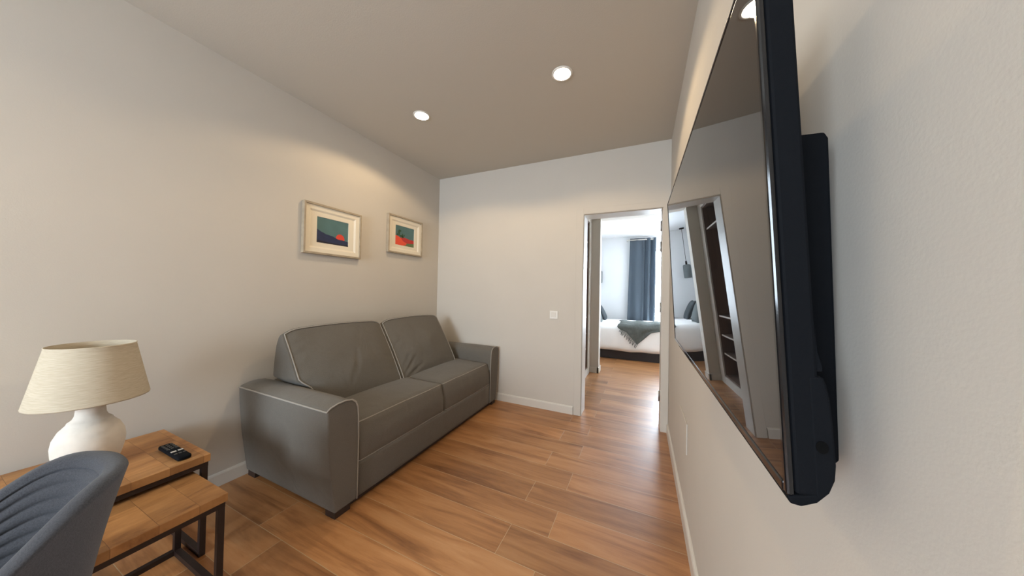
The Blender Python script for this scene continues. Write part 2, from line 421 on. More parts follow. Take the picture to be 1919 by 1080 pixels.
struct('wall_bedroom_right', bm, M['bed_wall'], 'white bedroom wall at the foot of the bed', 'wall')
bm = bmnew(); box(bm, BED_LX-.1, BED_RX+.1, POST_Y1-.1, BED_WALL_Y+.15, BED_CZ, BED_CZ+.1)
struct('ceiling_bedroom', bm, M['bed_wall'], 'bright white bedroom ceiling', 'ceiling')

def window(name, w, y, s, label):
    bm = bmnew(); t = .055; y0, y1 = sorted((y, y+s*.06))
    x0, x1, z0, z1 = w['x0'], w['x1'], w['z0'], w['z1']; xm = (x0+x1)/2
    box(bm, x0, x0+t, y0, y1, z0, z1); box(bm, x1-t, x1, y0, y1, z0, z1)
    box(bm, x0+t, x1-t, y0, y1, z0, z0+t); box(bm, x0+t, x1-t, y0, y1, z1-t, z1); box(bm, xm-.04, xm+.04, y0, y1, z0+t, z1-t)
    wd = struct(name, bm, M['trim'], label, 'window')
    for a, b2 in ((x0+t, xm-.04), (xm+.04, x1-t)):
        bm = bmnew(); ym = (y0+y1)/2; box(bm, a, b2, ym-.003, ym+.003, z0+t, z1-t)
        struct('window_pane', bm, M['glass'], '', '', wd)
    return wd
window('window_1', W1, BED_WALL_Y+.07, 1, 'bright bedroom window beside the slate curtain')
window('window_2', W2, BK-.07, -1, 'white framed window in the wall behind the viewpoint')

# ------------------------------------------------------------------ DOWNLIGHTS
def downlight(x, y, label):
    t = thing('downlight', label, 'ceiling light', (x, y, CZ), 'recessed ceiling downlights')
    bm = bmnew()
    lathe(bm, [(.054, CZ-.004), (.057, CZ-.006), (.064, CZ-.005), (.068, CZ-.001), (.068, CZ+.0)], 40, (x, y))
    obj('trim_ring', bm, M['white_plastic'], t)
    bm = bmnew(); rr = lathe(bm, [(.054, CZ-.004), (.034, CZ-.0045), (.012, CZ-.005)], 40, (x, y)); bm.faces.new(rr[-1])
    o = obj('lens', bm, M['lens'], t); o['label'] = 'glowing warm lens'
    d = bpy.data.lights.new('downlight_beam', 'SPOT'); d.energy = SPOT_W if y > 0 else SPOT_W_BACK; d.color = SPOT_COL
    d.spot_size = math.radians(150); d.spot_blend = 0.22; d.shadow_soft_size = 0.028
    lo = bpy.data.objects.new('downlight_beam', d); C.link(lo); lo.location = (x, y, CZ-.02)
    lo.parent = t; lo.matrix_parent_inverse = t.matrix_world.inverted()
downlight(-1.686, 1.845, 'round lit downlight nearer the pictures, left of the two in view')
downlight(-.5, 1.843, 'round lit downlight nearer the television, right of the two in view')
downlight(-1.69, -.90, 'round lit downlight behind the viewpoint, on the window side')
downlight(-.5, -.90, 'round lit downlight behind the viewpoint, near the television wall')

# ------------------------------------------------------------------ SOFA
sofa = thing('sofa', 'grey two seat fabric sofa with pale piping against the wall', 'sofa', (-1.95, 2.0, 0))
SX0, SX1 = -2.405, -1.505
def arm(side):
    # cross section in (y,z), near arm; mirrored about y=2.0 for the far one
    sec = [(1.055, .035), (1.020, .30), (1.004, .50), (1.000, .600), (1.004, .612), (1.020, .622), (1.060, .632), (1.105, .634), (1.145, .626), (1.168, .606), (1.180, .575), (1.186, .52), (1.190, .40), (1.190, .035)]
    if side > 0: sec = [(2*2.0-y-.002, z) for y, z in sec]
    bm = bmnew(); n = 8
    rings = []
    for i in range(n+1):
        t = i/n; x = SX0 + (SX1-SX0)*t
        # ends soften a touch
        k = 0.006 if i in (0, n) else 0
        cy = sum(p[0] for p in sec)/len(sec)
        rings.append([bm.verts.new((x, y+(cy-y)*k*3, z-(k if z > .3 else 0))) for y, z in sec])
    for a, b2 in zip(rings, rings[1:]):
        for j in range(len(sec)-1):
            f = bm.faces.new((a[j], a[j+1], b2[j+1], b2[j])); f.smooth = True
        bm.faces.new((a[-1], a[0], b2[0], b2[-1]))
    bm.faces.new(rings[0]); bm.faces.new(rings[-1][::-1])
    o = obj('armrest', bm, M['sofa'], sofa)
    b = o.modifiers.new('bevel', 'BEVEL'); b.width = .008; b.segments = 3; b.limit_method = 'ANGLE'; b.angle_limit = math.radians(50)
    # piping: along the outer top edge, then across and down the front
    bm = bmnew()
    oy = sec[3][0]; path = [(SX0+.01+(SX1-SX0-.014)*i/14, oy, .603) for i in range(15)]
    front = [(SX1-.001, y, z) for y, z in sec[4:]]
    fr = []
    for a, b2 in zip(front, front[1:]):
        for q in range(4): fr.append(tuple(a[k]+(b2[k]-a[k])*q/4 for k in range(3)))
    fr.append(front[-1])
    tube(bm, path + fr, .0042, 8)
    obj('piping', bm, M['piping'], o)
    return o
arm(-1); arm(1)
bm = bmnew(); softbox(bm, lambda u, v, w: Vector((-1.955, 2.0, .137)) + rbox_map(.447, .808, .103, .012)(u, v, w), (8, 8, 6))
obj('seat_base', bm, M['sofa'], sofa)
bm = bmnew(); softbox(bm, lambda u, v, w: Vector((-2.345, 2.0, .42)) + rbox_map(.06, .808, .19, .02)(u, v, w), (6, 8, 6))
obj('back_frame', bm, M['sofa'], sofa)
for x in (-2.35, -1.55):
    for y in (1.10, 2.895):
        bm = bmnew(); box(bm, x-.04, x+.04, y-.04, y+.05 if y < 2 else y+.04, 0, .037); obj('foot', bm, M['dark_foot'], sofa)
bm = bmnew(); box(bm, -2.36, -1.53, 1.15, 2.85, .006, .036); obj('underside_slab', bm, M['dark_foot'], sofa)  # dark slab filling the low gap under the seat base

def wr(p, s, a): return a*noise.noise(Vector(p)*s)
def seat_cushion(y0, y1, seed):
    base = rbox_map(.36, (y1-y0)/2, .118, .022, (.006, .004, .016))
    cx, cy, cz = -1.872, (y0+y1)/2, .357
    def f(u, v, w):
        p = base(u, v, w)
        q = Vector((cx, cy, cz)) + p
        q.x -= .034*max(0, w)*max(0, u)        # front face leans back
        q.z += .012*(-u)*0.5
        q.z += wr(q + Vector((seed, 0, 0)), 5, .004)
        return q
    bm = bmnew(); softbox(bm, f, (18, 20, 8)); o = obj('seat_cushion', bm, M['sofa'], sofa)
    bm = bmnew(); K = 26
    def edge(w): return [f(.985, -1+2*i/K, w)+Vector((.003, 0, .001*w)) for i in range(K+1)]
    tube(bm, edge(.93), .0036, 6); tube(bm, edge(-.97), .0042, 6)
    obj('piping', bm, M['piping'], o)
seat_cushion(1.196, 2.010, 0); seat_cushion(2.018, 2.812, 3)

def back_cushion(y0, y1, seed, near, creases):
    hx, hy, hz = .5, (y1-y0)/2, .262
    cy = (y0+y1)/2; z0 = .462
    base = rbox_map(1, 1, 1, .001)
    def f(u, v, w):
        t = (w+1)/2                                  # 0 bottom, 1 top
        # front and back profile of the cushion in x
        xf = -1.905 - .285*t**1.1
        xb = -2.262 - .018*math.sin(t*PI) + .012*t
        # rounded top: the back drops
        s = (u+1)/2
        x = xb + (xf-xb)*s
        ztop = .985 - .085*(1-s)**2.2 - .012*(v*v)
        cr = .045*max(0, abs(v)-.72)/.28                     # corners drop
        ztop -= cr*cr*18 if False else .028*(max(0, abs(v)-.75)/.25)**2
        zb = z0 + .006*(1-s)
        z = zb + (ztop-zb)*t
        hw = hy
        yy = cy + v*hw
        if near and v < 0 and z < .66: yy += .065*(-v)*min(1, (.66-z)/.06) * (1 if x < -1.2 else 0)
        # belly
        bel = max(0, 1-v**2)*max(0, 1-w**2)
        x += .050*bel*u if u > 0 else 0
        z += .006*max(0, 1-v*v)*(1 if w > .9 else 0)
        yy += .010*v*max(0, 1-w*w)*max(0, 1-u*u)
        q = Vector((x, yy, z))
        q.x += wr(q+Vector((seed, 0, 0)), 6, .012)*bel
        if u > .9:
            for (a0, b0, a1, b1, dep) in creases:
                dx, dy = a1-a0, b1-b0; k = max(0, min(1, ((v-a0)*dx+(w-b0)*dy)/(dx*dx+dy*dy)))
                d = math.hypot((v-a0-k*dx), (w-b0-k*dy)*.7)
                f_ = math.sin(PI*min(1, max(.05, k)))**.5
                q.x -= dep*f_*math.exp(-(d/.035)**2); q.x += dep*.6*f_*math.exp(-((d-.075)/.045)**2)
        return q
    bm = bmnew(); softbox(bm, f, (10, 64, 46)); o = obj('back_cushion', bm, M['sofa'], sofa)
    bmods = o.modifiers.new('bevel', 'BEVEL'); bmods.width = .012; bmods.segments = 2; bmods.limit_method = 'ANGLE'; bmods.angle_limit = math.radians(48)
    bm = bmnew(); K = 24; e = .97
    path = [f(1, -e, -e+2*e*i/K) for i in range(K)] + [f(1, -e+2*e*i/K, e) for i in range(K)] + [f(1, e, e-2*e*i/K) for i in range(K)] + [f(1, e-2*e*i/K, -e) for i in range(K)]
    path = [p+Vector((.003, 0, .003 if i//K == 1 else 0)) for i, p in enumerate(path)]
    tube(bm, path, .0042, 6, closed=True); obj('piping', bm, M['piping'], o)
back_cushion(1.130, 1.925, 1.3, True, [(.12, .25, -.06, -.45, .0055), (-.02, -.10, -.22, -.62, .0036), (-.95, .62, -.66, .72, .0028), (-.95, .35, -.70, .50, .0028), (-.95, .05, -.72, .12, .0028), (-.95, -.30, -.70, -.28, .0028), (.95, -.2, .72, -.05, .0036), (.95, -.62, .60, -.45, .0036)])
back_cushion(1.932, 2.725, 4.1, False, [(-.92, -.86, -.45, -.30, .006), (-.92, -.70, -.62, -.20, .0036), (-.95, .10, -.66, .32, .0036), (-.80, -.92, -.30, -.62, .007), (.95, -.70, .55, -.55, .0028)])

# ------------------------------------------------------------------ PICTURES
def picture(y0, y1, z0, z1, label, art):
    t = thing('framed_picture', label, 'picture', (L, (y0+y1)/2, z0), 'framed prints above the sofa')
    X = L; d = .036; w = .016
    bm = bmnew()
    box(bm, X+.001, X+d, y0, y0+w, z0, z1); box(bm, X+.001, X+d, y1-w, y1, z0, z1)
    box(bm, X+.001, X+d, y0+w, y1-w, z0, z0+w); box(bm, X+.001, X+d, y0+w, y1-w, z1-w, z1)
    obj('frame', bm, M['frame_wood'], t, bevelmod=.002)
    ay0, ay1, az0, az1 = (y0+y1)/2-.138, (y0+y1)/2+.138, (z0+z1)/2-.106, (z0+z1)/2+.106
    # mat board: outer flat, a shallow step, inner flat
    bm = bmnew()
    def ring(o0, o1, xa, xb):
        (a0, a1, c0, c1), (b0, b1, e0, e1) = o0, o1
        va = [bm.verts.new((xa, y, z)) for y, z in ((a0, c0), (a1, c0), (a1, c1), (a0, c1))]
        vb = [bm.verts.new((xb, y, z)) for y, z in ((b0, e0), (b1, e0), (b1, e1), (b0, e1))]
        for i in range(4): bm.faces.new((va[i], va[(i+1) % 4], vb[(i+1) % 4], vb[i]))
    o0 = (y0+w, y1-w, z0+w, z1-w); s1 = .034; o1 = (y0+w+s1, y1-w-s1, z0+w+s1, z1-w-s1); s2 = .048
    o2 = (y0+w+s2, y1-w-s2, z0+w+s2, z1-w-s2); o3 = (ay0, ay1, az0, az1)
    ring(o0, o1, X+.024, X+.022); ring(o1, o2, X+.022, X+.013); ring(o2, o3, X+.013, X+.012); ring(o3, (ay0+.001, ay1-.001, az0+.001, az1-.001), X+.012, X+.008)
    bmesh.ops.remove_doubles(bm, verts=bm.verts[:], dist=.0002)
    obj('mat_board', bm, M['mat_board'], t)
    bm = bmnew(); box(bm, X+.001, X+.004, y0+.005, y1-.005, z0+.005, z1-.005); obj('backing', bm, M['mat_bevel'], t)
    bm = bmnew(); mats = art(bm, X+.0085, ay0, ay1, az0, az1); obj('print', bm, mats, t)
def poly(bm, x, pts, mi):
    f = bm.faces.new([bm.verts.new((x, y, z)) for y, z in pts]); f.material_index = mi
def art_sunset(bm, x, y0, y1, z0, z1):
    W, Hh = y1-y0, z1-z0
    P = lambda a, b2: (y0+a*W, z0+b2*Hh)
    poly(bm, x, [P(0, 0), P(1, 0), P(1, 1), P(0, 1)], 0)
    poly(bm, x+.0006, [P(.73+.145*math.cos(k*PI/12)*1.0, .27+.205*math.sin(k*PI/12)*.95) for k in range(24)], 2)
    ridge = [(0, .52), (.06, .49), (.12, .44), (.20, .41), (.27, .37), (.34, .36), (.42, .345), (.50, .33), (.56, .29), (.64, .25), (.72, .235), (.80, .24), (.88, .225), (.94, .21), (1, .205)]
    poly(bm, x+.0012, [P(0, 0)] + [P(1, 0)] + [P(a, b2) for a, b2 in ridge[::-1]], 1)
    poly(bm, x+.0018, [P(0, 0), P(1, 0), P(1, .07), (P(.7, .05)), P(.4, .06), P(.15, .08), P(0, .10)], 3)
    return [M['art_sky'], M['art_navy'], M['art_red'], M['art_black']]
def art_desert(bm, x, y0, y1, z0, z1):
    W, Hh = y1-y0, z1-z0
    P = lambda a, b2: (y0+a*W, z0+b2*Hh)
    poly(bm, x, [P(0, 0), P(1, 0), P(1, 1), P(0, 1)], 0)
    # distant crimson band
    poly(bm, x+.0006, [P(.3, .12), P(1, .12), P(1, .36), P(.9, .38), P(.78, .37), P(.66, .40), P(.5, .43), P(.38, .44), P(.3, .44)], 3)
    # green ground at the lower right
    poly(bm, x+.0010, [P(.45, 0), P(1, 0), P(1, .20), P(.8, .17), P(.6, .15), P(.45, .16)], 5)
    # orange hill in front
    poly(bm, x+.0014, [P(0, 0), P(.40, 0), P(.56, .06), P(.60, .16), P(.46, .20), P(.36, .27), P(.30, .36), P(.20, .42), P(.10, .46), P(0, .47)], 1)
    # plants with rounded pads
    def pad(cx, cz, rx, rz): poly(bm, x+.0020, [P(cx+rx*math.cos(k*PI/8), cz+rz*math.sin(k*PI/8)) for k in range(16)], 4)
    pad(.22, .74, .075, .055); pad(.20, .60, .03, .10); pad(.12, .53, .05, .05); pad(.36, .56, .025, .06); pad(.45, .54, .03, .05); pad(.30, .48, .10, .05); pad(.16, .66, .025, .07); pad(.38, .44, .05, .05)
    return [M['art_sky'], M['art_orange'], M['art_red'], M['art_crimson'], M['art_green'], M['art_olive']]
picture(1.362, 1.864, 1.535, 1.945, 'pale wood framed print of a red sun over navy hills', art_sunset)
picture(2.178, 2.680, 1.650, 2.054, 'pale wood framed print of red desert hills with green plants', art_desert)

# ------------------------------------------------------------------ SWITCH AND COVER PLATE
t = thing('light_switch', 'small square cream light switch left of the doorway', 'switch', (-.861, F, 1.022))
bm = bmnew(); box(bm, -.905, -.817, F-.009, F-.0005, .980, 1.066); obj('plate', bm, M['white_plastic'], t, bevelmod=.003)
bm = bmnew(); box(bm, -.888, -.838, F-.013, F-.008, .998, 1.050); obj('rocker', bm, M['trim'], t, bevelmod=.002)
bm = bmnew(); box(bm, R-.006, R-.0003, 1.81, 2.11, .405, .570)
tag(obj('cover_plate', bm, M['wall'], bevelmod=.002), 'blank rectangular cover plate low on the wall under the television', 'cover plate')

# ------------------------------------------------------------------ TELEVISION
tvn = Vector((math.cos(.019), math.sin(.019), .065)).normalized()      # into the wall
tvp = Vector((.116, .9, 1.35))
def onplane(y, z): return Vector((tvp.x - (tvn.y*(y-tvp.y)+tvn.z*(z-tvp.z))/tvn.x, y, z))
cFT, cFB, cNB, cNT = onplane(1.320, 1.630), onplane(1.340, 1.088), onplane(.408, 1.060), onplane(.392, 1.650)
nv = -tvn
TVW, TVH = (cNB-cFB).length, (cFT-cFB).length
tv = thing('television', 'black flat television tilted out from the right wall on a bracket', 'television', (.15, .87, 1.088))
def TV(a, b2, c):                                        # a from the far edge, b up, c towards the room
    u, v = a/TVW, b2/TVH
    return (cFB*(1-u)+cNB*u)*(1-v) + (cFT*(1-u)+cNT*u)*v + nv*c
def tvobj(name, bm, m_, parent=tv, **k):
    for v in bm.verts: v.co = TV(*v.co)
    return obj(name, bm, m_, parent, **k)
bm = bmnew(); box(bm, -.004, TVW+.004, -.003, TVH+.004, -.030, -.006)          # back shell edge
body = tvobj('back_shell', bm, M['black_plastic'], bevelmod=.003)
bm = bmnew()
box(bm, -.004, .002, -.006, TVH+.004, -.0055, .0015); box(bm, TVW-.005, TVW+.004, -.006, TVH+.004, -.0055, .0015)
box(bm, .002, TVW-.005, -.008, .004, -.0055, .0015); box(bm, .002, TVW-.005, TVH-.001, TVH+.004, -.0055, .0015)
tvobj('bezel', bm, M['gloss_black'], bevelmod=.0025)
bm = bmnew(); box(bm, .002, TVW-.005, .004, TVH-.001, -.004, 0)
scr = tvobj('screen', bm, M['screen'])
# thick lower rear section, rounded, with an inset button
bm = bmnew()
prof = [(-.022, .112), (-.0335, .112), (-.036, .104), (-.038, .090), (-.039, .070), (-.0395, .030), (-.038, .016), (-.033, .003), (-.023, -.008), (-.010, -.014), (-.001, -.013), (.0015, -.006), (-.022, 0)]
pts0 = [bm.verts.new((.10, b2, c)) for c, b2 in prof]; pts1 = [bm.verts.new((TVW+.0045, b2, c)) for c, b2 in prof]
for i in range(len(prof)): bm.faces.new((pts0[i], pts0[(i+1) % len(prof)], pts1[(i+1) % len(prof)], pts1[i]))
bm.faces.new(pts0); bm.faces.new(pts1[::-1])
low = tvobj('rear_housing', bm, M['black_plastic'], bevelmod=.002)
bm = bmnew()
prof = [(-.026, .1165), (-.0345, .1165), (-.0345, .122), (-.0315, .134), (-.030, .17), (-.030, TVH-.02), (-.028, TVH-.004), (-.026, TVH-.004)]
pts0 = [bm.verts.new((.02, b2, c)) for c, b2 in prof]; pts1 = [bm.verts.new((TVW+.001, b2, c)) for c, b2 in prof]
for i in range(len(prof)): bm.faces.new((pts0[i], pts0[(i+1) % len(prof)], pts1[(i+1) % len(prof)], pts1[i]))
bm.faces.new(pts0); bm.faces.new(pts1[::-1])
tvobj('rear_cover', bm, M['black_plastic'])
bm = bmnew()
prof = [(-.024, -.010), (-.080, -.010), (-.0845, -.006), (-.0935, .368), (-.090, .376), (-.024, .382)]
prism(bm, [(b2, c) for c, b2 in prof], 'x', .10, TVW-.088)
tvobj('rear_bulge', bm, M['black_plastic'], bevelmod=.005)
bm = bmnew()
ring_ = [Vector((TVW+.0052, .046+.006*math.sin(k*PI/8), -.029+.005*math.cos(k*PI/8))) for k in range(16)]
bm.faces.new([bm.verts.new(p) for p in ring_]); rr = [bm.verts.new(p+Vector((-.003, 0, 0))) for p in ring_]
bm.verts.ensure_lookup_table()
for k in range(16): bm.faces.new((bm.verts[k], bm.verts[(k+1) % 16], rr[(k+1) % 16], rr[k]))
tvobj('button', bm, M['cord'], low)
bm = bmnew()
box(bm, R-.004, R-.0005, .70, .98, 1.24, 1.50); 
for y in (.74, .92):
    box(bm, .150, R-.004, y+.005, y+.025, 1.47, 1.50); box(bm, .140, .156, y, y+.03, 1.44, 1.58)
obj('wall_bracket', bm, M['black_metal'], tv)

# ------------------------------------------------------------------ NESTING TABLES
def nest_table(x0, x1, y0, y1, z, th, label, runner_back):
    t = thing('nesting_table', label, 'side table', ((x0+x1)/2, (y0+y1)/2, 0), 'nesting tables between the sofa and the chair')
    bm = bmnew(); box(bm, x0, x1, y0, y1, z-th, z)
    obj('tabletop', bm, M['tabletop'], t, bevelmod=.002)
    s = .022; i = .006; zt = z-th
    for x in (x0+i, x1-i-s):
        for y in (y0+i, y1-i-s):
            bm = bmnew(); box(bm, x, x+s, y, y+s, 0, zt-s); obj('leg', bm, M['black_metal'], t, bevelmod=.0015)
    bm = bmnew()
    box(bm, x0+i, x1-i, y0+i, y0+i+s, zt-s, zt); box(bm, x0+i, x1-i, y1-i-s, y1-i, zt-s, zt)
    box(bm, x0+i, x0+i+s, y0+i+s, y1-i-s, zt-s, zt); box(bm, x1-i-s, x1-i, y0+i+s, y1-i-s, zt-s, zt)
    obj('apron', bm, M['black_metal'], t)
    for y in (y0+i, y1-i-s):
        bm = bmnew(); box(bm, x0+i+s, x1-i-s, y, y+s, 0, s); obj('floor_rail', bm, M['black_metal'], t)
    bm = bmnew(); box(bm, x0+i, x0+i+s, y0+i+s, y1-i-s, 0, s); obj('floor_rail', bm, M['black_metal'], t)
    return t
nest_table(-2.385, -1.850, .115, .674, .470, .034, 'taller wooden nesting table with black steel legs holding the lamp and remote', True)
nest_table(-2.000, -1.570, .160, .630, .398, .034, 'lower wooden nesting table pulled out from under the taller one', True)

# ------------------------------------------------------------------ LAMP
LX, LY, LZ = -2.14, .394, .470
lamp = thing('table_lamp', 'chalky white ceramic table lamp with tapered linen shade', 'lamp', (LX, LY, LZ))
bm = bmnew()
prof = [(.0, 0), (.060, .0), (.070, .006), (.088, .040), (.099, .085), (.102, .120), (.098, .150), (.084, .182), (.064, .205), (.046, .222), (.040, .236), (.038, .262), (.040, .268), (.036, .270), (.0, .270)]
pr2 = []
for a, b2 in zip(prof, prof[1:]):
    for q in range(3): pr2.append((a[0]+(b2[0]-a[0])*q/3, a[1]+(b2[1]-a[1])*q/3))
pr2.append(prof[-1])
lathe(bm, [(max(r*(.92 if z < .21 else 1.0), .0005), LZ+z) for r, z in pr2], 48, (LX, LY))
obj('lamp_base', bm, M['ceramic'], lamp, smooth=True)
bm = bmnew(); lathe(bm, [(.0005, LZ+.268), (.014, LZ+.268), (.014, LZ+.330), (.019, LZ+.332), (.019, LZ+.375), (.0005, LZ+.376)], 24, (LX, LY))
obj('bulb_socket', bm, M['white_plastic'], lamp)
bm = bmnew()
S0, S1, r0, r1 = LZ+.300, LZ+.533, .157, .115
lathe(bm, [(r0-.002, S0), (r0, S0-.001), (r0+.001, S0+.003), (r0, S0+.006)] + [(r0+(r1-r0)*i/8, S0+.006+(S1-S0-.012)*i/8) for i in range(1, 9)] + [(r1+.001, S1-.003), (r1, S1), (r1-.002, S1)] + [(r1-.002+(r0-r1)*i/8, S1+(S0-S1)*i/8) for i in range(1, 9)], 72, (LX, LY))
shade = obj('lamp_shade', bm, M['linen'], lamp)
bm = bmnew()
for k in range(3):
    a = k*2*PI/3+.4; tube(bm, [(LX+.018*math.cos(a), LY+.018*math.sin(a), LZ+.372), (LX+(r1+.004)*math.cos(a), LY+(r1+.004)*math.sin(a), S1-.03)], .0018, 6)
obj('shade_spider', bm, M['steel'], shade)

# ------------------------------------------------------------------ REMOTE CONTROL
rem = thing('remote_control', 'small black remote control lying on the taller nesting table', 'remote control', (-1.99, .597, .470))
ang = math.atan2(.607-.598, .24)
def RM(a, b2, c): return Vector((-1.990+a, .598+b2-.05*a*0, .4708+c))
bm = bmnew()
softbox(bm, lambda u, v, w: RM(*(Vector((0, 0, .010))+rbox_map(.112, .0235, .010, .009)(u, v, w))), (12, 8, 6))
obj('casing', bm, M['black_plastic'], rem)
bm = bmnew(); box(bm, .018, .030, -.019, -.002, .0195, .0215); box(bm, .018, .030, .004, .020, .0195, .0215)
for v in bm.verts: v.co = RM(*v.co)
o = obj('rocker_key', bm, M['button'], rem); o['label'] = 'two pale rocker keys'
for r_ in range(5):
    for c_ in range(3):
        bm = bmnew(); a = -.085+r_*.02 if r_ < 4 else .06; b2 = -.014+c_*.014
        box(bm, a-.006, a+.006, b2-.0045, b2+.0045, .0195, .0212)
        for v in bm.verts: v.co = RM(*v.co)
        obj('key', bm, M['key'], rem)

# ------------------------------------------------------------------ CHAIR
chair = thing('dining_chair', 'dark grey upholstered tub chair with channel quilted back', 'chair', (-1.43, 0, 0))
CX, YC, A_, B_ = -1.432, .006, .202, .282
def plan(s):     # s in [-1,1] round the back, from front left to front right
    if abs(s) > .72:
        e = (abs(s)-.72)/.28; return Vector((CX+math.copysign(A_, s)*(1-.06*e), YC-.20*e, 0))
    ph = s/.72*PI/2
    sx, cx_ = math.sin(ph), math.cos(ph)
    return Vector((CX+math.copysign(A_*abs(sx)**.86, sx), YC+B_*max(0, cx_)**.86, 0))
def nrm(s):
    d = plan(min(1, s+.01))-plan(max(-1, s-.01)); v = Vector((d.y, -d.x, 0)); v.normalize()
    c = Vector((CX, YC-.05, 0))
    if (plan(s)-c).dot(v) < 0: v = -v
    return v
def rim_z(y):
    t = max(0, min(1, (y-.03)/.23)); return .588+.148*(t*t*(3-2*t))
Z0 = .418
def shell(s, v, side):   # side 1 outer, -1 inner ; v 0 bottom .. 1 rim
    p = plan(s); n_ = nrm(s); zr = rim_z(p.y)
    q = Vector((p.x, p.y, Z0+(zr-Z0)*v))
    q += n_*(.020*v*v-.040*(1-v))
    th = .034
    if side > 0: q += n_*(th*.55)
    else:
        q -= n_*th*.75
        if .12 < v < .93 and abs(s) < .93:
            ph = (v-.12)/.81*7; q += n_*(.010*(1-abs(math.sin(ph*PI))**.5))
    return q
bm = bmnew(); NS, NV = 72, 84
cols = []
for i in range(NS+1):
    s = -1+2*i/NS; col = []
    for j in range(NV+1): col.append(shell(s, j/NV, -1))
    a, b2 = shell(s, 1, -1), shell(s, 1, 1); mid = (a+b2)/2; hh = (b2-a)/2
    for k in range(1, 6):
        an = PI*k/6; col.append(mid - hh*math.cos(an) + Vector((0, 0, .012*math.sin(an))))
    for j in range(NV//3+1): col.append(shell(s, 1-j/(NV//3), 1))
    cols.append([bm.verts.new(p) for p in col])
for a, b2 in zip(cols, cols[1:]):
    for j in range(len(a)-1):
        f = bm.faces.new((a[j], b2[j], b2[j+1], a[j+1])); f.smooth = True
for c in (cols[0], cols[-1]): bm.faces.new(c)
for a, b2 in zip(cols, cols[1:]): bm.faces.new((a[0], a[-1], b2[-1], b2[0]))
bk = obj('backrest', bm, M['chair'], chair)
bm = bmnew()
for ci in range(1, 7):
    v = .12+.81*ci/7
    tube(bm, [shell(-.9+1.8*i/80, v, -1)-nrm(-.9+1.8*i/80)*.0004 for i in range(81)], .0011, 5)
o = obj('stitching', bm, M['stitch'], bk)
bm = bmnew()
def seatf(u, v, w):
    p = rbox_map(.168, .208, .036, .05, (0, 0, .012))(u, v, w); return Vector((CX, -.006, .444)) + p
softbox(bm, seatf, (12, 12, 6)); obj('seat', bm, M['chair'], chair)
for sx, sy in ((-1, -1), (1, -1), (-1, 1), (1, 1)):
    bm = bmnew(); tube(bm, [(CX+sx*.10, sy*.11-.02, .412), (CX+sx*.125, sy*.155-.02, 0.0)], lambda t: .013-.004*t, 12)
    obj('leg', bm, M['black_metal'], chair)

# ------------------------------------------------------------------ WARDROBE in the passage
wd = thing('wardrobe', 'open dark wood wardrobe recess with shelves in the passage', 'wardrobe', (PX-.3, (CY0+CY1)/2, 0))
bm = bmnew(); X1, X0 = PX-.012, PX-.58
box(bm, X0, X0+.02, CY0+.005, CY1-.005, .12, CZT-.005)
box(bm, X0, X1, CY0+.005, CY0+.022, .12, CZT-.005); box(bm, X0, X1, CY1-.022, CY1-.005, .12, CZT-.005)
box(bm, X0, X1, CY0+.005, CY1-.005, CZT-.022, CZT-.005); box(bm, X0, X1, CY0+.005, CY1-.005, .10, .125)
obj('carcass', bm, M['wardrobe'], wd)
for z in (2.05, .89, .64, .40):
    bm = bmnew(); box(bm, X0+.02, X1-.02, CY0+.022, CY1-.022, z-.009, z+.009); s_ = obj('shelf', bm, M['wardrobe'], wd)
    bm = bmnew(); box(bm, X1-.02, X1-.016, CY0+.022, CY1-.022, z-.0095, z+.0095); e_ = obj('edge_band', bm, M['shelf_edge'], s_); e_['label'] = 'pale shelf edge'
bm = bmnew(); tube(bm, [(PX-.30, CY0+.022, 1.97), (PX-.30, CY1-.022, 1.97)], .012, 12); obj('hanging_rail', bm, M['steel'], wd)
bm = bmnew(); box(bm, X0, PX-.002, CY0, CY1, 0, .10); obj('kickboard', bm, M['trim'], wd)

# ------------------------------------------------------------------ BEDROOM
BX0, BX1, BY0, BY1, BZ = -1.02, 1.02, 5.86, 7.28, .655
bed = thing('bed', 'low bed with white duvet on a dark base in the bedroom', 'bed', ((BX0+BX1)/2, (BY0+BY1)/2, 0))
bm = bmnew(); box(bm, BX0+.03, BX1-.05, BY0+.10, BY1-.04, 0, .30); obj('bed_base', bm, M['bed_base'], bed)
bm = bmnew(); box(bm, BX0-.10, BX0-.03, BY0+.02, BY1, 0, 1.0); obj('headboard', bm, M['bed_base'], bed, bevelmod=.02)
bm = bmnew()
def duv(u, v, w):
    p = rbox_map((BX1-BX0)/2-.01, (BY1-BY0)/2, (BZ-.17)/2, .085, (0, .02, .02))(u, v, w)
    q = Vector(((BX0+BX1)/2+.01, (BY0+BY1)/2, (BZ+.17)/2)) + p
    q.y += .012*noise.noise(Vector((q.x*5, 0, q.z*3))) + .016*noise.noise(Vector((q.x*9, 3, q.z*1.5)))*max(0, -v)
    q.z += .012*noise.noise(Vector((q.x*4, q.y*4, 1)))
    if w < -.6: q.z += .008*math.sin(q.x*5)+.006*math.sin(q.x*13+1)
    return q
softbox(bm, duv, (46, 30, 14)); obj('duvet', bm, M['duvet'], bed)
